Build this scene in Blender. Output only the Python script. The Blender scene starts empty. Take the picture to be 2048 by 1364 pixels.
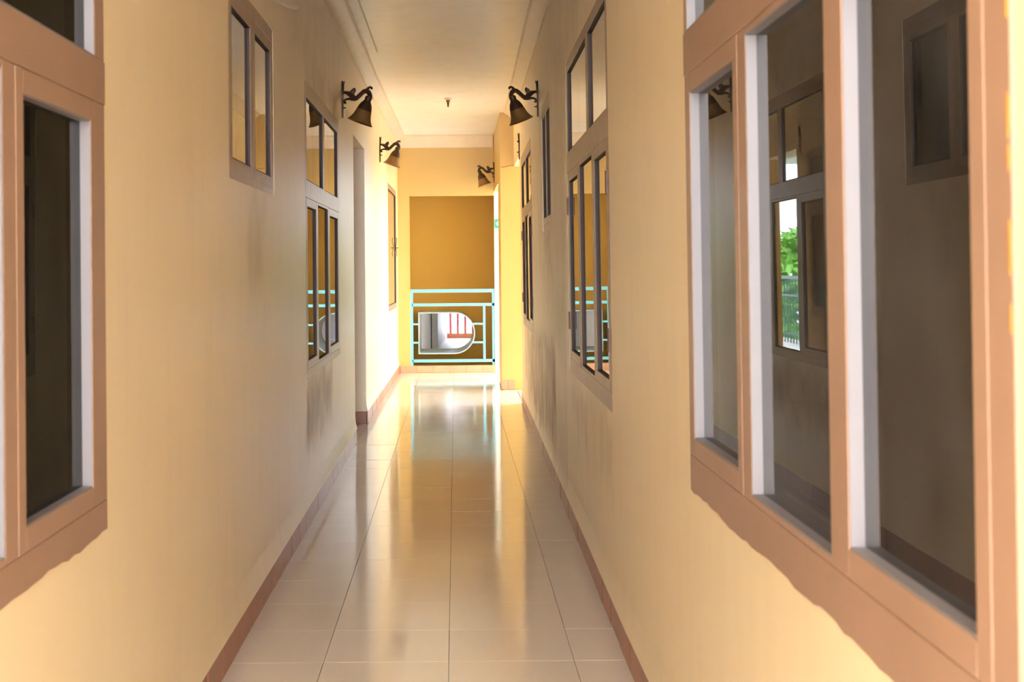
import bpy, bmesh, math, random
from mathutils import Vector, Matrix
random.seed(7)
S = bpy.context.scene
C = S.collection
PI = math.pi

# ------------------------------------------------------------------ camera
cam_data = bpy.data.cameras.new('camera'); cam = bpy.data.objects.new('camera', cam_data); C.objects.link(cam)
cam_data.sensor_width = 36.0; cam_data.lens = 50.0
cam_data.shift_x = (1024 - 911) / 2048.0
cam_data.shift_y = -(682 - 537) / 2048.0
cam_data.clip_start = 0.05
cam_data.dof.use_dof = True; cam_data.dof.focus_distance = 9.5; cam_data.dof.aperture_fstop = 9.0
EYE = 1.254
cam.matrix_world = Matrix.Translation((0, 0, EYE)) @ Matrix.Rotation(PI/2, 4, 'X') @ Matrix.Rotation(-0.0079, 4, 'Z')
S.camera = cam

# ------------------------------------------------------------------ world: bright hazy overcast sky
world = bpy.data.worlds.new('world'); S.world = world; world.use_nodes = True
wn = world.node_tree.nodes; wl = world.node_tree.links
bg = wn['Background']; bg.inputs['Color'].default_value = (0.90, 0.96, 1.06, 1); bg.inputs['Strength'].default_value = 10.0
# exposure / colour management
S.view_settings.view_transform = 'Standard'; S.view_settings.look = 'None'
S.view_settings.exposure = 1.34; S.view_settings.gamma = 1.0; S.view_settings.use_curve_mapping = False
S.cycles.use_denoising = True
S.cycles.max_bounces = 11; S.cycles.diffuse_bounces = 7; S.cycles.glossy_bounces = 5
S.cycles.use_adaptive_sampling = True; S.cycles.adaptive_threshold = .02
S.cycles.transparent_max_bounces = 12; S.cycles.transmission_bounces = 8
S.cycles.sample_clamp_indirect = 12.0; S.cycles.caustics_reflective = True; S.cycles.blur_glossy = 0.3

YB = -1.0           # the open end of the corridor behind the camera

# ------------------------------------------------------------------ materials
def mat(name):
    m = bpy.data.materials.new(name); m.use_nodes = True
    return m, m.node_tree.nodes, m.node_tree.links, m.node_tree.nodes['Principled BSDF']
def node(n, t, **kw):
    x = n.new(t)
    for k, v in kw.items():
        if k in x.inputs.keys() if hasattr(x.inputs, 'keys') else False: x.inputs[k].default_value = v
        else: setattr(x, k, v)
    return x
def mixc(n, l, fac, a, b, blend='MIX'):
    x = n.new('ShaderNodeMix'); x.data_type = 'RGBA'; x.blend_type = blend
    for sock, v in ((0, fac), (6, a), (7, b)):
        if hasattr(v, 'is_linked') or hasattr(v, 'links'): l.new(v, x.inputs[sock])
        else: x.inputs[sock].default_value = v
    return x.outputs[2]
def math_(n, l, op, a, b=None, clamp=False):
    x = n.new('ShaderNodeMath'); x.operation = op; x.use_clamp = clamp
    for i, v in enumerate((a, b)):
        if v is None: continue
        if hasattr(v, 'links'): l.new(v, x.inputs[i])
        else: x.inputs[i].default_value = v
    return x.outputs[0]
def noise(n, l, vec, scale, detail=3, rough=.55, mapscale=None):
    t = n.new('ShaderNodeTexNoise'); t.inputs['Scale'].default_value = scale
    t.inputs['Detail'].default_value = detail; t.inputs['Roughness'].default_value = rough
    if mapscale:
        mp = n.new('ShaderNodeMapping'); mp.inputs['Scale'].default_value = mapscale
        l.new(vec, mp.inputs[0]); vec = mp.outputs[0]
    l.new(vec, t.inputs['Vector'])
    return t.outputs['Fac']
def ramp(n, l, fac, a, b):
    r = n.new('ShaderNodeMapRange'); r.inputs[1].default_value = a; r.inputs[2].default_value = b; r.clamp = True
    l.new(fac, r.inputs[0]); return r.outputs[0]
def bump(n, l, h, b, strength, dist):
    x = n.new('ShaderNodeBump'); x.inputs['Strength'].default_value = strength; x.inputs['Distance'].default_value = dist
    l.new(h, x.inputs['Height']); l.new(x.outputs[0], b.inputs['Normal'])

def simple(name, col, rough=.5, metal=0., var=.12, scale=9., bstr=0., coat=0.):
    m, n, l, b = mat(name)
    g = n.new('ShaderNodeNewGeometry')
    f = noise(n, l, g.outputs['Position'], scale)
    d = [c*(1-var) for c in col]; u = [min(1, c*(1+var)) for c in col]
    l.new(mixc(n, l, f, (*d, 1), (*u, 1)), b.inputs['Base Color'])
    b.inputs['Roughness'].default_value = rough; b.inputs['Metallic'].default_value = metal
    b.inputs['Coat Weight'].default_value = coat
    if bstr: bump(n, l, noise(n, l, g.outputs['Position'], scale*6), b, bstr, .002)
    return m

def paint(name, col, stains=(), rough=.38, dirt=.5, bstr=.05, spec=.9):
    """gloss emulsion on plaster. stains: (y0, y1, z0, z1, strength) boxes in metres where old dirt sits."""
    m, n, l, b = mat(name)
    g = n.new('ShaderNodeNewGeometry'); pos = g.outputs['Position']
    f = noise(n, l, pos, 1.3, 2)
    base = mixc(n, l, f, (*[c*.95 for c in col], 1), (*[min(1, c*1.03) for c in col], 1))
    sep = n.new('ShaderNodeSeparateXYZ'); l.new(pos, sep.inputs[0])
    streak = ramp(n, l, noise(n, l, pos, 1.0, 3, .6, (9, 9, 1.6)), .42, .68)
    blot = ramp(n, l, noise(n, l, pos, 3.2, 3, .6), .35, .62)
    tot = None
    wob = math_(n, l, 'MULTIPLY', math_(n, l, 'SUBTRACT', blot, .5), .16)
    yy = math_(n, l, 'ADD', sep.outputs[1], wob); zz = math_(n, l, 'ADD', sep.outputs[2], wob)
    for (y0, y1, z0, z1, st) in stains:
        k = math_(n, l, 'MULTIPLY', ramp(n, l, yy, y0-.06, y0+.06), ramp(n, l, yy, y1+.06, y1-.06))
        k = math_(n, l, 'MULTIPLY', k, math_(n, l, 'MULTIPLY', ramp(n, l, zz, z0-.09, z0+.09), ramp(n, l, zz, z1+.05, z1-.05)))
        k = math_(n, l, 'MULTIPLY', k, st)
        k = math_(n, l, 'MULTIPLY', k, math_(n, l, 'ADD', .22, math_(n, l, 'ADD', math_(n, l, 'MULTIPLY', streak, .4), math_(n, l, 'MULTIPLY', blot, .45))))
        tot = k if tot is None else math_(n, l, 'MAXIMUM', tot, k)
    gen = math_(n, l, 'MULTIPLY', math_(n, l, 'MULTIPLY', streak, blot), dirt*.16)
    tot = gen if tot is None else math_(n, l, 'MAXIMUM', tot, gen)
    base = mixc(n, l, tot, base, (.36, .25, .15, 1))
    l.new(base, b.inputs['Base Color'])
    b.inputs['Specular IOR Level'].default_value = spec
    l.new(math_(n, l, 'ADD', math_(n, l, 'MULTIPLY', tot, .3), rough), b.inputs['Roughness'])
    bump(n, l, noise(n, l, pos, 22, 2), b, bstr, .004)
    return m

YEL = (.85, .685, .42)
M = {}
M['wall_left'] = paint('yellow_gloss_paint', YEL, [(7.0, 8.4, .42, .72, .55), (6.9, 8.9, 2.2, 2.42, .4), (5.1, 5.5, 1.25, 1.55, .3), (6.5, 9.8, 2.25, 2.75, .18)])
M['wall_right'] = paint('yellow_gloss_paint_worn', YEL, [(8.2, 12.6, .2, .85, .7), (8.4, 9.2, 1.25, 1.5, .6), (5.0, 6.9, .5, .74, .35), (7.2, 14.5, .1, 2.6, .26), (6.2, 10.5, 2.2, 2.75, .2)])
M['wall_end'] = paint('golden_gloss_paint', (.555, .375, .11), [], rough=.42, dirt=.2, spec=.6)
M['ochre'] = paint('shade_darkened_stairwell_paint', (.58, .36, .07), [], rough=.7, dirt=.2, spec=.25)  # golden paint darkened to ochre: the recess's shade is put into the colour
M['ceiling'] = paint('off_white_ceiling_paint', (.85, .835, .81), [], rough=.3, dirt=.7)
M['trim'] = simple('off_white_cornice_plaster', (.72, .61, .48), .45, bstr=.1)
M['wood'] = simple('brown_gloss_window_paint', (.335, .20, .13), .33, var=.14, scale=5, bstr=.08)
M['wood_worn'] = simple('worn_brown_window_paint', (.31, .195, .115), .36, var=.35, scale=11, bstr=.2)
M['bead'] = simple('pale_glazing_bead', (.20, .175, .17), .4, var=.06)
M['bead_dark'] = simple('dark_brown_glazing_bead', (.045, .026, .02), .7)
M['metal'] = simple('dark_bronze_iron', (.055, .024, .012), .45, .3, var=.3, scale=30)
M['shade'] = simple('bronze_brown_shade', (.24, .125, .036), .5, .15, var=.2, scale=25)
M['shade_cap'] = simple('dark_brown_shade_cap', (.06, .024, .012), .45, .2)
M['rail'] = simple('turquoise_gloss_enamel', (.15, .54, .75), .3, var=.06)
M['sleeve'] = simple('pale_blue_grey_enamel', (.30, .42, .46), .4)
M['skirt'] = simple('terracotta_glazed_tile', (.36, .14, .075), .38, var=.3, scale=7)
M['skirt_pale'] = simple('pale_terracotta_glazed_tile', (.50, .29, .17), .35, var=.25, scale=7)
M['grout'] = simple('dark_grout', (.11, .085, .065), .8)
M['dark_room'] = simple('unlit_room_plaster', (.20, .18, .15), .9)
M['concrete'] = simple('pale_concrete', (.55, .53, .50), .8, scale=3)
M['hinge'] = simple('rusty_brown_hinge_metal', (.13, .065, .04), .5, .3)
M['white'] = simple('white_plaster', (.78, .79, .80), .5, var=.04)
M['grey'] = simple('grey_painted_column', (.36, .38, .38), .5)
M['red'] = simple('red_painted_frame', (.75, .16, .16), .4)
M['orange'] = simple('orange_painted_sill', (.75, .30, .13), .5)
M['orange_paint'] = simple('orange_wall_paint_smear', (.62, .22, .015), .6)
M['cable'] = simple('yellowed_white_cable', (.9, .82, .68), .5)
M['sign_green'] = simple('green_sign_plastic', (.0, .38, .24), .35)
M['sign_white'] = simple('white_sign_print', (.9, .9, .9), .4)
M['green_rail'] = simple('dark_green_rail_paint', (.03, .12, .10), .4)
M['bark'] = simple('brown_bark', (.10, .065, .04), .9, scale=20)
M['leaf'] = simple('bright_green_leaf', (.16, .42, .045), .5, var=.5, scale=4)
M['door'] = simple('brown_wooden_door', (.22, .11, .05), .4, scale=4)
M['crack'] = simple('plaster_crack_shadow', (.30, .15, .04), .9)

def tile_material():
    m, n, l, b = mat('cream_polished_floor_tile')
    g = n.new('ShaderNodeNewGeometry'); pos = g.outputs['Position']
    oi = n.new('ShaderNodeObjectInfo')
    f = noise(n, l, pos, 4, 3)
    base = mixc(n, l, f, (.71, .64, .535, 1), (.77, .70, .60, 1))
    base = mixc(n, l, math_(n, l, 'MULTIPLY', oi.outputs['Random'], .16), base, (.66, .585, .49, 1))
    l.new(base, b.inputs['Base Color'])
    b.inputs['Specular IOR Level'].default_value = .62
    r = n.new('ShaderNodeMapRange'); l.new(f, r.inputs[0]); r.inputs[3].default_value = .05; r.inputs[4].default_value = .14
    l.new(r.outputs[0], b.inputs['Roughness'])
    bump(n, l, noise(n, l, pos, 5.5, 2), b, .05, .003)
    return m
M['tile'] = tile_material()

def glass(name, ior, tint, dust):
    m = bpy.data.materials.new(name); m.use_nodes = True
    n = m.node_tree.nodes; l = m.node_tree.links; n.clear()
    out = n.new('ShaderNodeOutputMaterial'); mx = n.new('ShaderNodeMixShader'); md = n.new('ShaderNodeMixShader')
    tr = n.new('ShaderNodeBsdfTransparent'); tr.inputs[0].default_value = (*tint, 1)
    gl = n.new('ShaderNodeBsdfGlossy'); gl.inputs['Roughness'].default_value = 0.01; gl.inputs[0].default_value = (.97, .97, .97, 1)
    fr = n.new('ShaderNodeFresnel'); fr.inputs[0].default_value = ior
    df = n.new('ShaderNodeBsdfDiffuse'); df.inputs[0].default_value = (.6, .58, .54, 1)
    g = n.new('ShaderNodeNewGeometry')
    k = math_(n, l, 'MULTIPLY', ramp(n, l, noise(n, l, g.outputs['Position'], 6, 5), .2, .8), dust*2)      # film of dust
    l.new(fr.outputs[0], mx.inputs[0]); l.new(tr.outputs[0], mx.inputs[1]); l.new(gl.outputs[0], mx.inputs[2])
    l.new(k, md.inputs[0]); l.new(mx.outputs[0], md.inputs[1]); l.new(df.outputs[0], md.inputs[2]); l.new(md.outputs[0], out.inputs[0])
    return m
M['glass'] = glass('tinted_window_glass', 1.62, (.16, .15, .14), .035)
M['glass_dark'] = glass('dark_green_tinted_glass', 1.17, (.10, .17, .10), .012)

# ------------------------------------------------------------------ mesh builder
class MB:
    def __init__(s): s.v = []; s.f = []
    def add(s, vs, fs):
        o = len(s.v); s.v += [Vector(p) for p in vs]; s.f += [tuple(i+o for i in f) for f in fs]; return s
    def box(s, P, s0, s1, n0, n1, z0, z1, c=0.):
        """box in a wall frame P(s,n,z); n1 is the visible face, chamfered by c"""
        vs = [P(a, n0, b) for a, b in ((s0, z0), (s1, z0), (s1, z1), (s0, z1))]
        if c <= 0:
            vs += [P(a, n1, b) for a, b in ((s0, z0), (s1, z0), (s1, z1), (s0, z1))]
            return s.add(vs, [(0, 1, 2, 3), (4, 5, 6, 7), (0, 1, 5, 4), (1, 2, 6, 5), (2, 3, 7, 6), (3, 0, 4, 7)])
        vs += [P(a, n1-c, b) for a, b in ((s0, z0), (s1, z0), (s1, z1), (s0, z1))]
        vs += [P(a, n1, b) for a, b in ((s0+c, z0+c), (s1-c, z0+c), (s1-c, z1-c), (s0+c, z1-c))]
        return s.add(vs, [(0, 1, 2, 3), (8, 9, 10, 11)] + [(i, (i+1) % 4, 4+(i+1) % 4, 4+i) for i in range(4)]
                     + [(4+i, 4+(i+1) % 4, 8+(i+1) % 4, 8+i) for i in range(4)])
    def tube(s, pts, rad, seg=8, flat=1., axis=None):
        """sweep; rad number or list; flat scales the section along the given axis"""
        pts = [Vector(p) for p in pts]; n = len(pts)
        rs = rad if isinstance(rad, (list, tuple)) else [rad]*n
        o = len(s.v); ring = None
        up = Vector(axis) if axis else Vector((0, 1, 0))
        for i, p in enumerate(pts):
            t = (pts[min(i+1, n-1)] - pts[max(i-1, 0)]).normalized()
            a = up - t*up.dot(t)
            if a.length < 1e-4: a = Vector((1, 0, 0)) - t*t.x
            a.normalize(); b = t.cross(a)
            for k in range(seg):
                th = 2*PI*k/seg
                s.v.append(p + a*(math.cos(th)*rs[i]*flat) + b*(math.sin(th)*rs[i]))
        for i in range(n-1):
            for k in range(seg):
                k2 = (k+1) % seg
                s.f.append((o+i*seg+k, o+i*seg+k2, o+(i+1)*seg+k2, o+(i+1)*seg+k))
        s.f.append(tuple(o+k for k in range(seg))); s.f.append(tuple(o+(n-1)*seg+k for k in range(seg)))
        return s
    def lathe(s, prof, M4, seg=28, cap=False):
        """prof: (radius, height) list, turned about local z then placed by M4"""
        o = len(s.v)
        for r, h in prof:
            for k in range(seg):
                th = 2*PI*k/seg
                s.v.append(M4 @ Vector((r*math.cos(th), r*math.sin(th), h)))
        for i in range(len(prof)-1):
            for k in range(seg):
                k2 = (k+1) % seg
                s.f.append((o+i*seg+k, o+i*seg+k2, o+(i+1)*seg+k2, o+(i+1)*seg+k))
        if cap:
            s.f.append(tuple(o+k for k in range(seg))); s.f.append(tuple(o+(len(prof)-1)*seg+k for k in range(seg)))
        return s
    def prism(s, poly, fn, t0, t1):
        """extrude polygon (list of 2-tuples) via fn(a,b,t)"""
        n = len(poly)
        return s.add([fn(a, b, t0) for a, b in poly] + [fn(a, b, t1) for a, b in poly],
                     [tuple(range(n)), tuple(range(n, 2*n))] + [(i, (i+1) % n, n+(i+1) % n, n+i) for i in range(n)])
    def mesh(s, name, m, org=(0, 0, 0), smooth=False, recalc=True):
        me = bpy.data.meshes.new(name)
        o = Vector(org)
        me.from_pydata([v-o for v in s.v], [], s.f)
        if recalc:
            bm = bmesh.new(); bm.from_mesh(me); bmesh.ops.recalc_face_normals(bm, faces=bm.faces); bm.to_mesh(me); bm.free()
        me.materials.append(M[m])
        if smooth:
            for p in me.polygons: p.use_smooth = True
            me.set_sharp_from_angle(angle=math.radians(40))
        return me
    def build(s, name, m, parent=None, org=None, smooth=False, recalc=True):
        if org is None:
            if parent is not None: org = parent['_o']
            else:
                zs = min(v.z for v in s.v); org = (sum(v.x for v in s.v)/len(s.v), sum(v.y for v in s.v)/len(s.v), zs)
        ob = bpy.data.objects.new(name, s.mesh(name, m, org, smooth, recalc)); C.objects.link(ob)
        ob['_o'] = tuple(org)
        if parent is not None: ob.parent = parent
        else: ob.location = org
        return ob
def empty(name, loc):
    o = bpy.data.objects.new(name, None); C.objects.link(o); o.location = loc; o['_o'] = tuple(loc); o.empty_display_size = .1
    return o
def tag(o, label=None, cat=None, group=None, kind=None):
    if label: o['label'] = label
    if cat: o['category'] = cat
    if group: o['group'] = group
    if kind: o['kind'] = kind
    return o
def struct(o, label, cat): return tag(o, label, cat, kind='structure')
def copy_tree(o, parent=None):
    c = o.copy(); C.objects.link(c); c.parent = parent
    for ch in list(o.children): copy_tree(ch, c)
    return c

# ------------------------------------------------------------------ wall frames: s along the corridor, n into the corridor, z up
ZC = 2.86; YE = 17.14; YP = 14.68
def PL(s, n, z): return Vector((-.734 + n + max(0., s-11.55)*.0075, s, z))
def xr(s): return .543 + .0085*max(0., s-4.5)
def PR(s, n, z): return Vector((xr(s) - .008*z - n, s, z))
def PE(s, n, z): return Vector((.47 - n, s, z))          # short narrower stretch at the far right
def PB(s, n, z): return Vector((s, YE - n, z))           # end wall, s = x
def PW(x, y, z): return Vector((x, y, z))

def wall(name, P, s0, s1, z0, z1, holes, thick, m, label, cat='wall', breaks=()):
    ss = sorted({s0, s1, *breaks, *[h[0] for h in holes], *[h[1] for h in holes]})
    zs = sorted({z0, z1, *[h[2] for h in holes], *[h[3] for h in holes]})
    ss = [x for x in ss if s0 <= x <= s1]; zs = [x for x in zs if z0 <= x <= z1]
    solid = lambda i, j: 0 <= i < len(ss)-1 and 0 <= j < len(zs)-1 and not any(
        h[0]-1e-6 <= ss[i] and ss[i+1] <= h[1]+1e-6 and h[2]-1e-6 <= zs[j] and zs[j+1] <= h[3]+1e-6 for h in holes)
    b = MB(); idx = {}
    def V(i, j, k):
        if (i, j, k) not in idx:
            idx[(i, j, k)] = len(b.v); b.v.append(P(ss[i], -thick*k, zs[j]))
        return idx[(i, j, k)]
    for i in range(len(ss)-1):
        for j in range(len(zs)-1):
            if not solid(i, j): continue
            b.f.append((V(i, j, 0), V(i+1, j, 0), V(i+1, j+1, 0), V(i, j+1, 0)))
            b.f.append((V(i, j, 1), V(i+1, j, 1), V(i+1, j+1, 1), V(i, j+1, 1)))
            for di, dj, e in ((-1, 0, ((i, j), (i, j+1))), (1, 0, ((i+1, j), (i+1, j+1))), (0, -1, ((i, j), (i+1, j))), (0, 1, ((i, j+1), (i+1, j+1)))):
                if not solid(i+di, j+dj):
                    (a, c), (d, e2) = e
                    b.f.append((V(a, c, 0), V(d, e2, 0), V(d, e2, 1), V(a, c, 1)))
    return struct(b.build(name, m), label, cat)

# window rectangles: (s0, s1, z0, z1)
WLA = (1.00, 2.97, .72, 2.19); WLS = (4.63, 5.77, 1.555, 2.225); WLB = (6.97, 9.0, .72, 2.19); DOOR = (10.3, 11.55, 0., 2.23)
SIDE = (13.2, YP, 0., 2.30)        # open side passage between the right wall and the pier
WLF = (15.0, 16.75, .80, 2.17)
WRA = (1.352, 3.25, .75, 2.25); WRB = (4.93, 6.97, .75, 2.25); WRS = (8.33, 9.25, 1.49, 2.30); WRC = (10.8, 12.8, .75, 2.25)

wall('wall_left', PL, YB, YE, 0, ZC+.06, [WLA, WLS, WLB, DOOR, WLF], .20, 'wall_left', 'long glossy yellow plaster wall on the left of the corridor')
wall('wall_right', PR, YB, YP, 0, ZC+.06, [WRA, WRB, WRS, WRC, SIDE], .20, 'wall_right', 'long scuffed yellow plaster wall on the right of the corridor', breaks=(4.5,))
we = wall('wall_right_end', PE, YP, YE, 0, ZC+.06, [(15.45, YE, 0, 2.18)], .30, 'wall_end', 'golden projecting pier and lintel at the far right of the corridor')
OPN = (-.55, .47, .085, 2.13)
wall('wall_back', PB, -.72, .47, 0, ZC+.06, [OPN], .12, 'wall_end', 'golden end wall framing the railed stair opening')
wall('wall_outer', PB, .4705, 1.0, 0, ZC+.06, [], .12, 'white', 'sunlit white outer wall carrying the green sign')
# hairline crack across the pier
cr = MB(); pts = [(.478, 2.300), (.50, 2.296), (.53, 2.301), (.56, 2.310), (.59, 2.313), (.618, 2.320)]
cr.tube([Vector((x, YP-.0005, z)) for x, z in pts], .0035, 5, flat=.5)
ck = cr.build('crack', 'crack', we); ck['label'] = 'thin crack in plaster'

# ------------------------------------------------------------------ floor with real tiles
fl = MB(); fl.box(PW, -.95, 1.0, YB-.2, YE+.12, -.14, -.006)
floor = struct(fl.build('floor', 'grout', org=(0, 0, 0)), 'cream polished tiled corridor floor', 'floor')
T = .4; G = .0018; y_phase = 7.34 - .4*19; xj = [-.031-.4, -.031, -.031+.4]
tm = {}
def tile_mesh(w, d):
    key = (round(w, 3), round(d, 3))
    if key not in tm:
        b = MB(); c = .0003
        b.add([(-w/2, -d/2, -.008), (w/2, -d/2, -.008), (w/2, d/2, -.008), (-w/2, d/2, -.008),
               (-w/2, -d/2, -c), (w/2, -d/2, -c), (w/2, d/2, -c), (-w/2, d/2, -c),
               (-w/2+c, -d/2+c, 0), (w/2-c, -d/2+c, 0), (w/2-c, d/2-c, 0), (-w/2+c, d/2-c, 0)],
              [(0, 1, 2, 3), (8, 9, 10, 11)] + [(i, (i+1) % 4, 4+(i+1) % 4, 4+i) for i in range(4)] + [(4+i, 4+(i+1) % 4, 8+(i+1) % 4, 8+i) for i in range(4)])
        tm[key] = b.mesh('tile', 'tile')
    return tm[key]
row = 0
y = y_phase
while y < YE - .02:
    y0, y1 = max(y, YB), min(y + T, YE - .001)
    xe = xr(y0) - .004 if y1 <= YP + .05 else .47 - .004
    if y0 < YP < y1: xe = .466
    cols = [(-.734 + max(0, y0-11.55)*.0075 + .006, xj[0]), (xj[0], xj[1]), (xj[1], xj[2]), (xj[2], xe)]
    if y1 > DOOR[0]+.1 and y0 < DOOR[1]-.1: cols.append((-.93, -.728))
    if y0 > 15.1: cols.append((.47, 1.0))
    elif y1 > SIDE[0]+.1: cols.append((xe+.006, 1.0))
    for (a, bb) in cols:
        w = round(bb - a - G, 2 if (a, bb) not in ((xj[0], xj[1]), (xj[1], xj[2])) else 4)
        o = bpy.data.objects.new('tile', tile_mesh(bb-a-G, y1-y0-G)); C.objects.link(o); o.parent = floor
        o.location = ((a+bb)/2, (y0+y1)/2, random.uniform(-.0004, .0002))
        o.rotation_euler = (random.gauss(0, .0007), random.gauss(0, .0007), random.gauss(0, .0006))
    y += T; row += 1

# ------------------------------------------------------------------ ceiling and cornices
struct(MB().box(PW, -1.0, .80, YB, YE+.8, ZC, ZC+.15).build('ceiling', 'ceiling'), 'off-white plaster corridor ceiling', 'ceiling')
prof = [(0, 0), (0, -.085), (.012, -.085), (.016, -.074), (.03, -.055), (.052, -.030), (.075, -.018), (.082, -.012), (.095, -.012), (.095, 0)]
def cornice(name, P, s0, s1, label, drop=0., zoff=0.):
    b = MB(); pr = [(a, z*(1+drop)) for a, z in prof]
    ts = [t for t in (s0, 4.5, 11.55, s1) if s0 <= t <= s1] if P is not PB else [s0, s1]; n = len(pr)
    for t in ts: b.v += [P(t, a+.0005, ZC+z-.0005) for a, z in pr]
    for k in range(len(ts)-1): b.f += [(k*n+i, k*n+(i+1) % n, (k+1)*n+(i+1) % n, (k+1)*n+i) for i in range(n)]
    b.f += [tuple(range(n)), tuple(range((len(ts)-1)*n, len(ts)*n))]
    return struct(b.build(name, 'trim', smooth=True), label, 'cornice')
cornice('trim_1', PL, YB, YE-.1, 'moulded plaster cornice along the left wall')
cornice('trim_2', PR, YB, YP-.001, 'moulded plaster cornice along the right wall')
cornice('trim_3', PB, -.68, .46, 'plain plaster cornice above the end wall', .75)
b = MB(); b.tube([(-.575, YB+.02, ZC-.001), (-.565, 4, ZC-.001), (-.565, 10.5, ZC-.001)], .006, 6)
struct(b.build('trim_4', 'trim'), 'thin raised bead on the ceiling near the left cornice', 'moulding')

# ------------------------------------------------------------------ skirting tiles
def skirting(name, P, runs, label, h=.098, t=.011, w=.30, m='skirt', cat='skirting'):
    root = empty(name, P(runs[0][0], 0, 0)); struct(root, label, cat)
    bb = MB()
    for s0, s1 in runs:
        ks = [k for k in (s0, 4.5, s1) if s0 <= k <= s1]
        for k in range(len(ks)-1): bb.box(P, ks[k], ks[k+1], .0006, .006, .0005, h-.004)
    bb.build('mortar_bed', 'grout', root)
    for s0, s1 in runs:
        s = s0
        while s < s1 - .02:
            e = min(s+w, s1)
            b = MB(); j = random.uniform(-.0012, .0012); k = random.uniform(-.003, .002)
            b.box(P, s+.001, e-.001, .001, t+j, .0006, h+k, .0018)
            b.build('skirting_tile', m, root)
            s = e
    return root
skirting('baseboard_left', PL, [(YB, DOOR[0]), (DOOR[1]-.012, YE-.012)], 'row of terracotta skirting tiles along the left wall')
skirting('baseboard_right', PR, [(YB, SIDE[0])], 'row of terracotta skirting tiles along the right wall')
skirting('baseboard_back', PB, [(-.675, .45)], 'pale terracotta skirting tiles under the blue railing', h=.085, w=.2, m='skirt_pale')
def PP(s, n, z): return Vector((s, YP - n, z))
skirting('baseboard_pier', PP, [(.462, .60)], 'terracotta skirting tiles round the foot of the golden pier', w=.07, m='skirt_pale')
def PD(s, n, z): return Vector((s, DOOR[1] - n, z))
skirting('baseboard_door', PD, [(-.93, -.724)], 'dark terracotta skirting tile on the door reveal', w=.105)

# plaster swelling out to meet the skirting
def fillet(name, P, runs, m, label):
    b = MB(); pf = [(.0003, .19), (.003, .15), (.008, .12), (.0135, .104), (.0135, .099), (.0003, .099)]; n = len(pf)
    for ts in runs:
        o = len(b.v)
        for t in ts: b.v += [P(t, a, z) for a, z in pf]
        for k in range(len(ts)-1): b.f += [(o+k*n+i, o+k*n+(i+1) % n, o+(k+1)*n+(i+1) % n, o+(k+1)*n+i) for i in range(n)]
        b.f += [tuple(range(o, o+n)), tuple(range(o+(len(ts)-1)*n, o+len(ts)*n))]
    return struct(b.build(name, m, smooth=True), label, 'plaster fillet')
fillet('trim_5', PL, [(YB, DOOR[0]), (DOOR[1], YE-.02)], 'wall_left', 'swollen plaster edge above the left skirting tiles')
fillet('trim_6', PR, [(YB, 4.5, SIDE[0])], 'wall_right', 'swollen plaster edge above the right skirting tiles')

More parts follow.
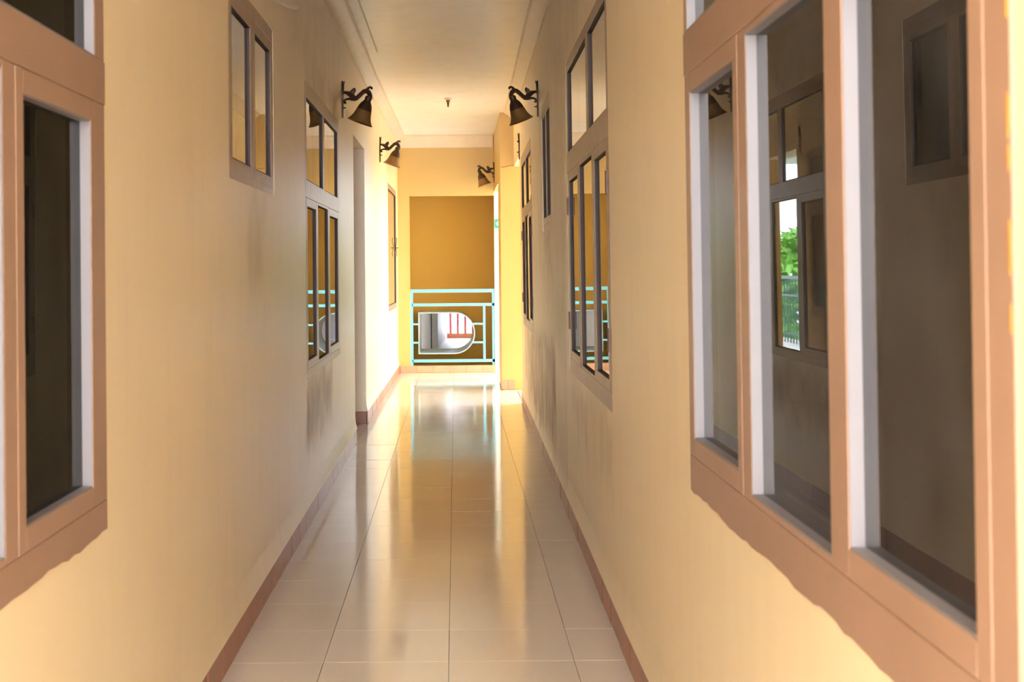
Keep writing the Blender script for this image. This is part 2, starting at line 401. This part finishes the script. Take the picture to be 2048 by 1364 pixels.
# ------------------------------------------------------------------ windows
def window(name, P, rect, lower, zl, upper, zu, label, rec=.0, gm='glass', fm='wood', up_bead='bead', mid_extra=.03, hinges=True, low_bead='bead', deep=.0205):
    s0, s1, z0, z1 = rect
    root = empty(name, P(s0, 0, z0)); struct(root, label, 'window')
    f = -rec + .003; d = f - .062; c = .0015; e = .0006
    zt0 = max(zl[1]+.045, zl[1]) if upper else z1
    nL = len(lower); SH = .042
    rects = []
    for i, (a, b_) in enumerate(lower):
        side = nL != 3 or i != 1
        zz = (zl[0], zl[1]) if side else (zl[0]-mid_extra, zl[1]+mid_extra)
        rects.append((a, b_, zz[0], zz[1], side))
    lo = min(r[2] - (SH if r[4] else 0) for r in rects); hi = max(r[3] + (SH if r[4] else 0) for r in rects)
    sl0 = rects[0][0] - SH; sl1 = rects[-1][1] + SH
    # bottom rail with the uneven lower edge where frame meets plaster
    b = MB(); N = 46; top = []; bot = []
    for i in range(N+1):
        s = s0 + (s1-s0)*i/N
        top.append((s, lo-e)); bot.append((s, z0 - .004 + random.uniform(-.004, .003) + .004*math.sin(s*9.7)*math.sin(s*4.1)))
    b.v += [P(s, f, z) for s, z in top] + [P(s, f, z) for s, z in bot] + [P(s, d, z) for s, z in top] + [P(s, .0005 if rec == 0 else d, z) for s, z in bot]
    n1 = N+1
    for i in range(N):
        b.f += [(i, i+1, n1+i+1, n1+i), (2*n1+i, 2*n1+i+1, 3*n1+i+1, 3*n1+i), (i, i+1, 2*n1+i+1, 2*n1+i), (n1+i, n1+i+1, 3*n1+i+1, 3*n1+i)]
    b.f += [(0, n1, 3*n1, 2*n1), (N, n1+N, 3*n1+N, 2*n1+N)]
    b.build('bottom_rail', fm, root)
    ztop = zu[1] if upper else hi
    MB().box(P, s0, s1, d, f, ztop+e, z1, c).build('head_rail', fm, root)
    # jambs
    MB().box(P, s0, sl0-e, d, f, lo, (hi if upper else ztop), c).build('jamb', fm, root)
    MB().box(P, sl1+e, s1, d, f, lo, (hi if upper else ztop), c).build('jamb', fm, root)
    # mullions of the lower row
    for i in range(nL-1):
        a = rects[i][1] + (SH if rects[i][4] else 0); b_ = rects[i+1][0] - (SH if rects[i+1][4] else 0)
        if b_ - a > .004: MB().box(P, a+e, b_-e, d, f, lo, hi, c*.6).build('mullion', fm, root)
    def glaze(par, a, b_, q0, q1, bead):
        g = f - deep
        t = .0035
        bd = MB()
        for (x0, x1, y0, y1) in ((a, a+t, q0, q1), (b_-t, b_, q0, q1), (a+t, b_-t, q0, q0+t), (a+t, b_-t, q1-t, q1)):
            bd.box(P, x0, x1, g-.012, f-.001, y0, y1)
        bd.build('glazing_bead', bead, par)
        p = MB(); p.add([P(a+.001, g, q0+.001), P(b_-.001, g, q0+.001), P(b_-.001, g, q1-.001), P(a+.001, g, q1-.001)], [(0, 1, 2, 3)])
        out = P(a, 1, q0) - P(a, 0, q0)
        if (p.v[1]-p.v[0]).cross(p.v[3]-p.v[0]).dot(out) < 0: p.f = [(3, 2, 1, 0)]     # the glass faces the corridor
        pane = p.build('pane', gm, par, recalc=False)
    for (a, b_, q0, q1, side) in rects:
        if side:
            sh = MB()
            A, B, Q0, Q1 = a-SH+e, b_+SH-e, q0-SH+e, q1+SH-e
            for (x0, x1, y0, y1) in ((A, a, Q0, Q1), (b_, B, Q0, Q1), (a, b_, Q0, q0), (a, b_, q1, Q1)):
                sh.box(P, x0, x1, f-.045, f+.001, y0, y1, .001)
            cas = sh.build('casement', fm, root)
            glaze(cas, a, b_, q0, q1, low_bead)
            # bits of frame above/below when this sash is shorter than its neighbour
            if Q0 - lo > .002: MB().box(P, A, B, d, f, lo, Q0-e).build('packing_rail', fm, root)
            if hi - Q1 > .002: MB().box(P, A, B, d, f, Q1+e, hi).build('packing_rail', fm, root)
            if hinges:
                for hz in (q0+.10, q1-.16):
                    hs = A - .012 if a < (s0+s1)/2 else B - .006
                    MB().box(P, hs, hs+.03, f-.01, f+.008, hz, hz+.085, .002).build('hinge', 'hinge', cas)
        else:
            if q0 - lo > .002: MB().box(P, a, b_, d, f, lo, q0, c*.5).build('packing_rail', fm, root)
            if hi - q1 > .002: MB().box(P, a, b_, d, f, q1, hi, c*.5).build('packing_rail', fm, root)
            glaze(root, a, b_, q0, q1, low_bead)
    if upper:
        MB().box(P, s0, s1, d, f+.002, hi+e, zu[0], c).build('transom', fm, root)
        edges = [s0] + [x for u in upper for x in u] + [s1]
        for k in range(0, len(edges), 2):
            MB().box(P, edges[k], edges[k+1], d, f, zu[0]+e, zu[1], c).build('upper_mullion' if 0 < k < len(edges)-2 else 'upper_jamb', fm, root)
        for (a, b_) in upper: glaze(root, a, b_, zu[0]+.001, zu[1]-.001, up_bead)
    return root

window('window_1', PL, WLA, [(1.12, 1.60), (1.71, 2.30), (2.41, 2.856)], (.82, 1.558), [(1.10, 1.93), (2.02, 2.896)], (1.69, 2.10),
       'near left brown-framed window with dark green glass', gm='glass_dark', hinges=False)
window('window_2', PL, WLS, [(4.70, 5.13), (5.25, 5.69)], (1.625, 2.13), None, None,
       'small high two-pane brown window in the left wall', fm='wood_worn', hinges=False, low_bead='bead_dark', deep=.010, rec=.004)
window('window_3', PL, WLB, [(7.07, 7.52), (7.63, 8.22), (8.33, 8.90)], (.80, 1.57), [(7.06, 7.93), (8.03, 8.91)], (1.70, 2.115),
       'weathered left window beside the first bell lamp', deep=.010, rec=.004, fm='wood_worn', up_bead='bead_dark', low_bead='bead_dark', hinges=False)
window('window_4', PL, WLF, [(15.06, 16.69)], (.86, 2.11), None, None,
       'far left window next to the end wall', deep=.010, rec=.006, fm='wood', low_bead='bead_dark', hinges=False)
window('window_5', PR, WRA, [(1.46, 1.935), (2.03, 2.575), (2.69, 3.184)], (.868, 1.645), [(1.43, 2.25), (2.33, 3.215)], (1.785, 2.17),
       'large near right brown-framed window with three tall reflecting panes', hinges=False)
window('window_6', PR, WRB, [(5.03, 5.50), (5.62, 6.22), (6.33, 6.86)], (.855, 1.67), [(5.0, 5.72), (5.83, 6.88)], (1.81, 2.20),
       'weathered right window with two upper lights and three casements', deep=.010, rec=.004, fm='wood_worn', up_bead='bead_dark', low_bead='bead_dark')
window('window_7', PR, WRS, [(8.42, 8.75), (8.85, 9.17)], (1.57, 2.21), None, None,
       'small high window in the right wall beside the right bell lamp', deep=.010, rec=.006, fm='wood_worn', low_bead='bead_dark', hinges=False)
window('window_8', PR, WRC, [(10.90, 11.36), (11.48, 12.08), (12.19, 12.70)], (.85, 1.66), [(10.9, 11.74), (11.86, 12.70)], (1.78, 2.16),
       'farthest weathered right window before the golden pier', deep=.010, rec=.004, fm='wood_worn', up_bead='bead_dark', low_bead='bead_dark')
# old orange paint caught on the near jamb of the big right window
w5 = bpy.data.objects['window_5']
for (z, hh, ww) in ((1.505, .020, .005), (1.40, .022, .006), (1.355, .012, .004), (1.27, .03, .007), (1.20, .014, .004)):
    b = MB(); pts = [(1.3575 + .6*ww*(.5+.5*random.random())*math.cos(t)*.8, z + hh*(.7+.5*random.random())*math.sin(t)) for t in [2*PI*i/9 for i in range(9)]]
    b.prism(pts, lambda a, zz, t: PR(a, t, zz), .0031, .0042)
    o = b.build('paint_smear', 'orange_paint', w5); o['label'] = 'smear of orange paint'
# iron handle on the far left window
w4 = bpy.data.objects['window_4']
b = MB(); b.tube([PL(16.60, .008+.006*math.sin(t*PI*3), 1.40+.22*t) for t in [i/12 for i in range(13)]], .004, 6)
b.tube([PL(16.60, .0, 1.50), PL(16.60, .03, 1.50)], .006, 6)
hd = b.build('window_handle', 'metal', w4); hd['label'] = 'dark curved iron handle'

# door set back in the left opening
dr = empty('door_1', PL(DOOR[0], -.16, 0)); struct(dr, 'brown wooden door set back in the left doorway', 'door')
MB().box(PL, DOOR[0]+.002, DOOR[1]-.002, -.198, -.165, .004, 2.228).build('door_leaf', 'door', dr)
for q in ((.2, 1.0), (1.15, 2.05)):
    MB().box(PL, DOOR[0]+.15, DOOR[1]-.15, -.17, -.155, q[0], q[1], .006).build('panel', 'door', dr)
b = MB(); b.tube([PL(DOOR[0]+.09, -.165, 1.05), PL(DOOR[0]+.09, -.12, 1.05), PL(DOOR[0]+.2, -.12, 1.05)], .009, 8)
b.build('door_handle', 'metal', dr)

# ------------------------------------------------------------------ dark rooms behind the windows
def shell(name, x0, x1, y0, y1, z0, z1, skip, label):
    q = {'x0': [(x0, y0, z0), (x0, y1, z0), (x0, y1, z1), (x0, y0, z1)], 'x1': [(x1, y0, z0), (x1, y1, z0), (x1, y1, z1), (x1, y0, z1)],
         'y0': [(x0, y0, z0), (x1, y0, z0), (x1, y0, z1), (x0, y0, z1)], 'y1': [(x0, y1, z0), (x1, y1, z0), (x1, y1, z1), (x0, y1, z1)],
         'z0': [(x0, y0, z0), (x1, y0, z0), (x1, y1, z0), (x0, y1, z0)], 'z1': [(x0, y0, z1), (x1, y0, z1), (x1, y1, z1), (x0, y1, z1)]}
    b = MB()
    for k, v in q.items():
        if k not in skip: b.add(v, [(0, 1, 2, 3)])
    return struct(b.build(name, 'dark_room'), label, 'room wall')
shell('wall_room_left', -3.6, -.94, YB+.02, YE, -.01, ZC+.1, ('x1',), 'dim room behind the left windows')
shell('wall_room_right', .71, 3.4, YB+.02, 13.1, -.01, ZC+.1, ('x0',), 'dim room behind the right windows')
# facade around the corridor mouth behind the camera, closes the rooms towards the terrace
struct(MB().box(PW, -4.2, -.74, YB-.15, YB+.01, 0, 3.4).build('wall_facade_left', 'wall_left'), 'outer facade left of the corridor mouth', 'wall')
struct(MB().box(PW, .52, 4.2, YB-.15, YB+.01, 0, 3.4).build('wall_facade_right', 'wall_left'), 'outer facade right of the corridor mouth', 'wall')
struct(MB().box(PW, -8, 8, -9, YB-.15, -.25, -.01).build('floor_terrace', 'concrete'), 'pale concrete terrace outside the corridor mouth', 'terrace')

# ------------------------------------------------------------------ recess behind the railing, back wall with D-shaped hole
YR = 17.95
DX0, DXC, DR, DZ = -.44, -.021, .238, .475
def dloop(off=0., n=22):
    r = DR + off
    pts = [(DX0-off, DZ-r), (DX0-off, DZ+r)]
    return [(DX0-off, DZ+r), (DX0-off, DZ-r)] + [(DXC + r*math.cos(t), DZ + r*math.sin(t)) for t in [-PI/2 + PI*i/n for i in range(n+1)]]
def holed(x0, x1, z0, z1, y, thick):
    lp = dloop(); b = MB(); n = len(lp); cx, cz = -.12, DZ
    out = []
    for (x, z) in lp:
        dx, dz = x-cx, z-cz
        k = min((x1-cx)/dx if dx > 1e-9 else (x0-cx)/dx if dx < -1e-9 else 1e9, (z1-cz)/dz if dz > 1e-9 else (z0-cz)/dz if dz < -1e-9 else 1e9)
        out.append((cx+dx*k, cz+dz*k))
    cor = [(x0, z1), (x0, z0), (x1, z0), (x1, z1)]
    b.v += [Vector((x, y, z)) for x, z in lp] + [Vector((x, y, z)) for x, z in out] + [Vector((x, y+thick, z)) for x, z in lp]
    for i in range(n):
        j = (i+1) % n
        fc = [i, j, n+j]
        a, c = out[i], out[j]
        for (qx, qz) in cor:                     # insert the rectangle's corner where the outline turns
            on = lambda p: (abs(p[0]-qx) < 1e-6, abs(p[1]-qz) < 1e-6)
            if (on(a)[0] and on(c)[1] and not on(a)[1]) or (on(a)[1] and on(c)[0] and not on(a)[0]):
                b.v.append(Vector((qx, y, qz))); fc.append(len(b.v)-1)
        fc.append(n+i); b.f.append(tuple(fc))
        b.f.append((i, j, 2*n+j, 2*n+i))
    return b
struct(holed(-.95, .85, -.3, 2.6, YR, .12).build('wall_stair', 'ochre'), 'stair wall with its shade painted in as ochre, behind the blue railing, with a D-shaped hole', 'wall')
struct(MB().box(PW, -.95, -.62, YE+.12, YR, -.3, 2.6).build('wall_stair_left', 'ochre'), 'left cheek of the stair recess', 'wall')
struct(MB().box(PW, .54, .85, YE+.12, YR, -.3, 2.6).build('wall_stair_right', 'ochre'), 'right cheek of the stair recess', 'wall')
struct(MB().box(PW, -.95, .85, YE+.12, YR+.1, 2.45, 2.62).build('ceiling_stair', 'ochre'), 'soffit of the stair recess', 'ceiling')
struct(MB().box(PW, -.62, .54, YE+.12, YR, -.3, -.02).build('floor_stair', 'concrete'), 'floor of the stair recess', 'floor')
# bright passage beyond the hole
def slant(y): return -.52 + (y-18.)*.045
b = MB(); b.add([(slant(18.09), 18.09, -.02), (slant(26), 26, -.02), (slant(26), 26, 1.5), (slant(18.09), 18.09, 1.5),
                 (slant(18.09)-.15, 18.09, -.02), (slant(26)-.15, 26, -.02), (slant(26)-.15, 26, 1.5), (slant(18.09)-.15, 18.09, 1.5)],
                [(0, 1, 2, 3), (4, 5, 6, 7), (0, 1, 5, 4), (1, 2, 6, 5), (2, 3, 7, 6), (3, 0, 4, 7)])
struct(b.build('wall_passage', 'white'), 'pale wall of the passage seen through the D-shaped hole', 'wall')
struct(MB().box(PW, -1.5, 2.0, 18.09, 28, -.2, -.02).build('floor_passage', 'white'), 'bright floor of the passage beyond the hole', 'floor')
pl = MB().box(PW, slant(21.5)+.002, slant(21.5)+.09, 21.2, 21.5, -.018, 1.45, .0).build('pilaster', 'grey')
tag(pl, 'grey pilaster on the passage wall seen through the D-shaped hole', 'pilaster')
struct(MB().box(PW, -1.5, 1.2, 18.09, 24.2, 1.52, 1.62).build('ceiling_passage_dimmer', 'white'), 'unseen low soffit added to dim the passage beyond the hole', 'ceiling')  # unseen roof, added to keep skylight out of the passage
struct(MB().box(PW, 1.2, 1.3, 18.09, 26, -.02, 1.52).build('wall_passage_right', 'white'), 'right wall of the passage beyond the hole', 'wall')
wall('wall_passage_end', lambda s_, n, z: Vector((s_, 26.06 - n, z)), -.5, 1.3, -.02, 1.62, [(-.13, .34, .07, .85)], .1, 'white', 'end wall of the passage round the red window frame')
struct(MB().box(PW, -1.5, 1.2, 24.2, 26.1, 1.52, 1.62).build('ceiling_passage_dimmer_end', 'white'), 'unseen far soffit added to dim the passage beyond the hole', 'ceiling')  # unseen, closes the passage roof to hold its brightness down
rf = empty('red_frame', (.08, 26.0, -.02)); tag(rf, 'red window frame on an orange sill seen through the D-shaped hole', 'window frame')
for x in (-.10, .035, .17, .31): MB().box(PW, x-.024, x+.024, 25.98, 26.03, .07, .84).build('post', 'red', rf)
MB().box(PW, -.17, .5, 25.95, 26.05, -.019, .07).build('sill', 'orange', rf)
MB().box(PW, -.17, .5, 25.97, 26.03, .84, .88).build('head', 'red', rf)

# ------------------------------------------------------------------ turquoise railing
rl = empty('railing', (-.04, YE-.02, .085)); tag(rl, 'turquoise metal railing with a D-shaped panel across the end opening', 'railing')
yr = YE + .03; rw = .017
def bar(name, x0, z0, x1, z1, r=rw, m='rail', depth=.018):
    b = MB(); a = Vector((x0, yr, z0)); c = Vector((x1, yr, z1)); t = (c-a).normalized(); nn = Vector((-t.z, 0, t.x))
    vs = []
    for p in (a, c):
        for sx, sy in ((-1, -1), (1, -1), (1, 1), (-1, 1)): vs.append(p + nn*(sx*r) + Vector((0, sy*depth, 0)))
    b.add(vs, [(0, 1, 2, 3), (4, 5, 6, 7)] + [(i, (i+1) % 4, 4+(i+1) % 4, 4+i) for i in range(4)])
    return b.build(name, m, rl)
bar('top_rail', -.545, .985, .465, .985, .02, depth=.024)
bar('middle_rail', -.53, .818, .465, .818)
bar('bottom_rail', -.53, .142, .465, .142)
bar('post', -.533, .086, -.533, .965); bar('post', .342, .159, .342, .801, .014); bar('post', .452, .086, .452, .965, .014)
for zz in (.585, .362):
    bar('cross_bar', -.516, zz, DX0-.012, zz, .011); bar('cross_bar', DXC+math.sqrt((DR+.012)**2-(zz-DZ)**2), zz, .328, zz, .011)
b = MB(); lo_, li_ = dloop(.014), dloop(.002); n = len(lo_)
for (y0) in (yr-.02, YR+.001):
    b.v += [Vector((x, y0, z)) for x, z in lo_] + [Vector((x, y0, z)) for x, z in li_]
for i in range(n):
    j = (i+1) % n
    b.f += [(i, j, n+j, n+i), (2*n+i, 2*n+j, 3*n+j, 3*n+i), (i, j, 2*n+j, 2*n+i), (n+i, n+j, 3*n+j, 3*n+i)]
o = b.build('d_shaped_sleeve', 'sleeve', rl); o['label'] = 'pale blue-grey D-shaped sleeve'

# ------------------------------------------------------------------ bell wall lamps
K = .2876e-3
def q(x, y, d=0.): return Vector(((x-490)*K, d, (560-y)*K))      # lamp plane: x out of the wall, z up
def smooth_path(pts, sub=5):
    out = []
    for i in range(len(pts)-1):
        p0 = pts[max(i-1, 0)]; p1 = pts[i]; p2 = pts[i+1]; p3 = pts[min(i+2, len(pts)-1)]
        for k in range(sub):
            t = k/sub
            out.append(.5*((2*p1) + (p2-p0)*t + (2*p0-5*p1+4*p2-p3)*t*t + (3*p1-p0-3*p2+p3)*t**3))
    out.append(pts[-1]); return out
def sweep(mb, pts, r0, r1=None, seg=8, flat=1.):
    p = smooth_path([Vector(x) for x in pts]); n = len(p)
    rr = [r0]*n if r1 is None else ([r0+(r1-r0)*i/(n-1) for i in range(n)] if not isinstance(r1, list) else
          [r1[min(int(i/(n-1)*(len(r1)-1)), len(r1)-2)]*(1-((i/(n-1)*(len(r1)-1)) - min(int(i/(n-1)*(len(r1)-1)), len(r1)-2))) +
           r1[min(int(i/(n-1)*(len(r1)-1)), len(r1)-2)+1]*((i/(n-1)*(len(r1)-1)) - min(int(i/(n-1)*(len(r1)-1)), len(r1)-2)) for i in range(n)])
    mb.tube(p, rr, seg, flat)
def back_plate(root):
    prof = [(-.122, .006), (-.10, .012), (-.075, .017), (-.052, .012), (-.03, .017), (0, .026), (.03, .030), (.055, .026), (.075, .014), (.092, .011), (.105, .006), (.121, .0015)]
    poly = [(w, z) for z, w in prof] + [(-w, z) for z, w in reversed(prof)]
    b = MB(); b.prism(poly, lambda y, z, t: Vector((t, y, z)), .0004, .010)
    rp = b.build('back_plate', 'metal', root, org=(0, 0, 0))
    s = MB()
    sweep(s, [q(505, 470), q(520, 330), q(530, 230), q(555, 145)], .008, .0025)
    sweep(s, [q(500, 560), q(496, 690), q(512, 800), q(500, 975)], .007, .003)
    s.build('plate_spine', 'metal', rp, org=(0, 0, 0), smooth=True)
    s = MB(); sweep(s, [q(500, 700), q(530, 745), q(560, 755), q(580, 740)], .006, .003)
    s.build('lower_leaf', 'metal', rp, org=(0, 0, 0), smooth=True)
    return rp
def make_lamp():
    root = empty('wall_lamp', (0, 0, 0))
    back_plate(root)
    a = MB()
    sweep(a, [q(585, 622), q(560, 640), q(540, 615), q(562, 572), q(640, 548), q(720, 552), q(800, 545), q(870, 490), q(940, 425), q(1010, 375), q(1085, 390), q(1130, 470), q(1132, 560)],
          .01, [.006, .006, .007, .007, .008, .012, .014, .014, .014, .015, .016, .015, .012], 8)
    sweep(a, [q(510, 400), q(580, 405), q(650, 430), q(720, 480), q(780, 530)], .009, [.008, .010, .016, .018, .013])
    arm = a.build('arm', 'metal', root, org=(0, 0, 0), smooth=True)
    s = MB(); sweep(s, [q(690, 440), q(730, 395), q(765, 345), q(782, 300)], .01, [.012, .017, .014, .004], flat=.6)
    s.build('leaf', 'metal', arm, org=(0, 0, 0), smooth=True)
    s = MB(); sweep(s, [q(1030, 385), q(1070, 330), q(1115, 292), q(1155, 290), q(1172, 312), q(1150, 328)], .009, [.012, .010, .008, .007, .007, .006])
    s.build('scroll', 'metal', arm, org=(0, 0, 0), smooth=True)
    # bell axis leans so that it opens a little towards the wall
    top = q(1085, 560); axis = (q(895, 1080) - top).normalized()
    zz = -axis; yy = Vector((0, 1, 0)); xx = yy.cross(zz).normalized()
    R = Matrix((xx, yy, zz)).transposed().to_4x4(); R.translation = top
    L_ = (q(895, 1080) - top).length
    outer = [(.010, .022), (.020, .018), (.024, .004), (.021, -.006), (.026, -.018), (.037, -.034), (.045, -.055), (.050, -.078)]
    lower = [(.0505, -.0785), (.055, -.100), (.061, -.122), (.070, -.140), (.080, -L_+.004), (.0865, -L_), (.0855, -L_-.003), (.077, -L_+.005), (.066, -.138), (.058, -.120), (.052, -.100), (.046, -.077), (.030, -.04)]
    cp = MB(); cp.lathe([(.0, .023)] + outer, R); cap = cp.build('shade_cap', 'shade_cap', root, org=(0, 0, 0), smooth=True)
    cap['label'] = 'dark brown upper half of bell shade'
    sd = MB(); sd.lathe(lower, R, 32); sh = sd.build('bell_shade', 'shade', root, org=(0, 0, 0), smooth=True)
    sh['label'] = 'bronze bell with flared rim'
    bl = MB(); bl.lathe([(.0001, -.03), (.012, -.035), (.013, -.06), (.022, -.085), (.024, -.10), (.018, -.118), (.0001, -.124)], R, 14)
    bl.build('bulb', 'sign_white', root, org=(0, 0, 0), smooth=True)
    return root
lamp = make_lamp()
spots = [(PL(9.30, .0, 2.365), 0., 'dark bronze bell lamp on the left wall beside the weathered window'),
         (PL(13.62, .0, 2.40), 0., 'smaller-looking farther bell lamp on the left wall past the doorway'),
         (PR(9.58, .0, 2.395), PI, 'dark bronze bell lamp high on the right wall'),
         (PE(16.85, .0, 2.39), PI, 'farthest bell lamp on the right above the bright side opening')]
for i, (loc, rz, lab) in enumerate(spots):
    o = lamp if i == 0 else copy_tree(lamp)
    o.location = loc; o.rotation_euler = (0, 0, rz)
    tag(o, lab, 'wall lamp', 'bell wall lamps')
br = empty('lamp_bracket', PR(13.03, 0, 2.37)); br.rotation_euler = (0, 0, PI); br['_o'] = (0, 0, 0)
tag(br, 'bare lamp back plate without arm or shade before the golden pier', 'lamp bracket')
back_plate(br)
s = MB(); sweep(s, [q(505, 420), q(545, 410), q(560, 385)], .009, .005); s.build('broken_arm_stub', 'metal', br, org=(0, 0, 0), smooth=True)

# ------------------------------------------------------------------ small fittings
ch = empty('ceiling_lamp_holder', (-.058, 13.4, ZC)); tag(ch, 'small brass lamp holder hanging from the ceiling', 'lamp holder')
Z0 = Matrix.Translation((-.058, 13.4, ZC-.0005))
MB().lathe([(.036, 0), (.038, -.006), (.032, -.011), (.018, -.018), (.0001, -.019)], Z0, 20).build('ceiling_rose', 'trim', ch, smooth=True)
MB().lathe([(.017, -.019), (.02, -.03), (.012, -.042), (.0001, -.043)], Z0, 16).build('cup', 'shade', ch, smooth=True)
MB().lathe([(.009, -.043), (.011, -.055), (.007, -.06), (.008, -.082), (.0001, -.083)], Z0, 12).build('socket', 'metal', ch, smooth=True)
b = MB(); pts = [PL(5.4, .006, 2.32), PL(5.7, .022, 2.338), PL(6.03, .03, 2.374), PL(6.35, .022, 2.424), PL(6.62, .005, 2.473)]
b.tube(smooth_path(pts), .0085, 6)
tag(b.build('loose_cable', 'cable', smooth=True), 'short loose white cable high on the left wall above the small window', 'cable')
# green exit sign on the sunlit outer wall
sg = empty('exit_sign', (.545, YE, 1.74)); tag(sg, 'small green arrow sign on the bright wall past the pier', 'sign')
MB().box(PB, .478, .60, .001, .012, 1.735, 1.845, .002).build('sign_plate', 'sign_green', sg)
b = MB(); b.prism([(.487, 1.79), (.520, 1.822), (.520, 1.803), (.56, 1.803), (.56, 1.777), (.520, 1.777), (.520, 1.758)], lambda a, z, t: PB(a, t, z), .0122, .0135)
b.build('arrow', 'sign_white', sg)

# ------------------------------------------------------------------ balcony and greenery on the right, seen through the side opening
struct(MB().box(PW, 1.0, 2.9, 13.2, 28, -.2, -.02).build('floor_balcony', 'concrete'), 'balcony edge outside the side opening', 'balcony')
struct(MB().box(PW, .83, 3.4, 13.1, 13.2, 0, ZC).build('wall_balcony', 'wall_end'), 'golden return wall on the balcony', 'wall')
struct(MB().box(PW, .83, 2.5, 12.5, 19, 2.55, 2.75).build('ceiling_sky_shield', 'ceiling'), 'unseen eave added above the balcony to dim the sky light', 'ceiling')  # unseen overhang, added to dim overhead sky on the far stretch
struct(MB().box(PW, 5.4, 6.0, 11.0, 18.0, -1.6, 3.6).build('wall_sky_blocker', 'wall_left'), 'unseen wall added beyond the balcony to block sky light', 'wall')  # unseen blocker, added to cut sky light reaching the far end
gr = empty('balcony_railing', (2.6, 17, -.02)); tag(gr, 'dark green balcony railing in front of the trees', 'railing')
for z, r in ((1.0, .025), (.72, .015), (.12, .015)): MB().box(PW, 2.58, 2.58+2*r, 13.3, 28, z-r, z+r).build('rail', 'green_rail', gr)
for i in range(76): MB().box(PW, 2.595, 2.615, 13.4+i*.19, 13.42+i*.19, -.02, 1.0).build('baluster', 'green_rail', gr)
def tree(name, loc, h, rad, nleaf, label):
    root = empty(name, loc); tag(root, label, 'tree', 'trees beyond the balcony'); loc = Vector(loc)
    t = MB(); t.tube([loc, loc+Vector((.05, .1, h*.5)), loc+Vector((.1, .05, h*.85))], [.14, .10, .03], 8)
    for k in range(5):
        th = k*1.3; t.tube([loc+Vector((.03, .05, h*(.35+.1*k))), loc+Vector((math.cos(th)*rad*.7, math.sin(th)*rad*.7, h*(.5+.1*k)))], [.05, .015], 6)
    t.build('trunk', 'bark', root)
    f = MB()
    for k in range(nleaf):
        th = random.uniform(0, 2*PI); u = random.uniform(-1, 1); rr = rad*random.uniform(.55, 1.05)
        p = loc + Vector((rr*math.cos(th)*math.sqrt(1-u*u), rr*math.sin(th)*math.sqrt(1-u*u), h*.62 + u*h*.42))
        a = Vector((random.gauss(0, 1), random.gauss(0, 1), random.gauss(0, .6))).normalized(); c = a.cross(Vector((random.gauss(0, 1), random.gauss(0, 1), random.gauss(0, 1)))).normalized()
        L = random.uniform(.12, .26); f.add([p-a*L, p+c*L*.35, p+a*L, p-c*L*.35], [(0, 1, 2, 3)])
    me = f.mesh('foliage', 'leaf', loc, recalc=False); o = bpy.data.objects.new('foliage', me); C.objects.link(o); o.parent = root; o['kind'] = 'stuff'
for (x, y, h, r, lab) in [(7.8, 20.6, 3.3, 1.3, 'bushy green tree behind the corner of the added sky-blocking wall'), (4.8, 24.3, 3.1, 1.5, 'round green tree beside the balcony railing'),
                          (5.0, 29.5, 3.4, 1.7, 'green tree just past the end of the balcony'), (8.2, 33.5, 3.6, 1.9, 'distant green tree behind the others'), (4.6, 37.5, 3.7, 1.9, 'farthest green tree in line with the balcony')]:
    tree('leafy_tree', (x, y, -1.6), h, r, 2600, lab)
struct(MB().box(PW, 2.9, 30, 5, 44, -1.8, -1.6).build('ground', 'concrete'), 'open ground beyond the balcony', 'ground')

for o in S.objects:
    if '_o' in o.keys(): del o['_o']
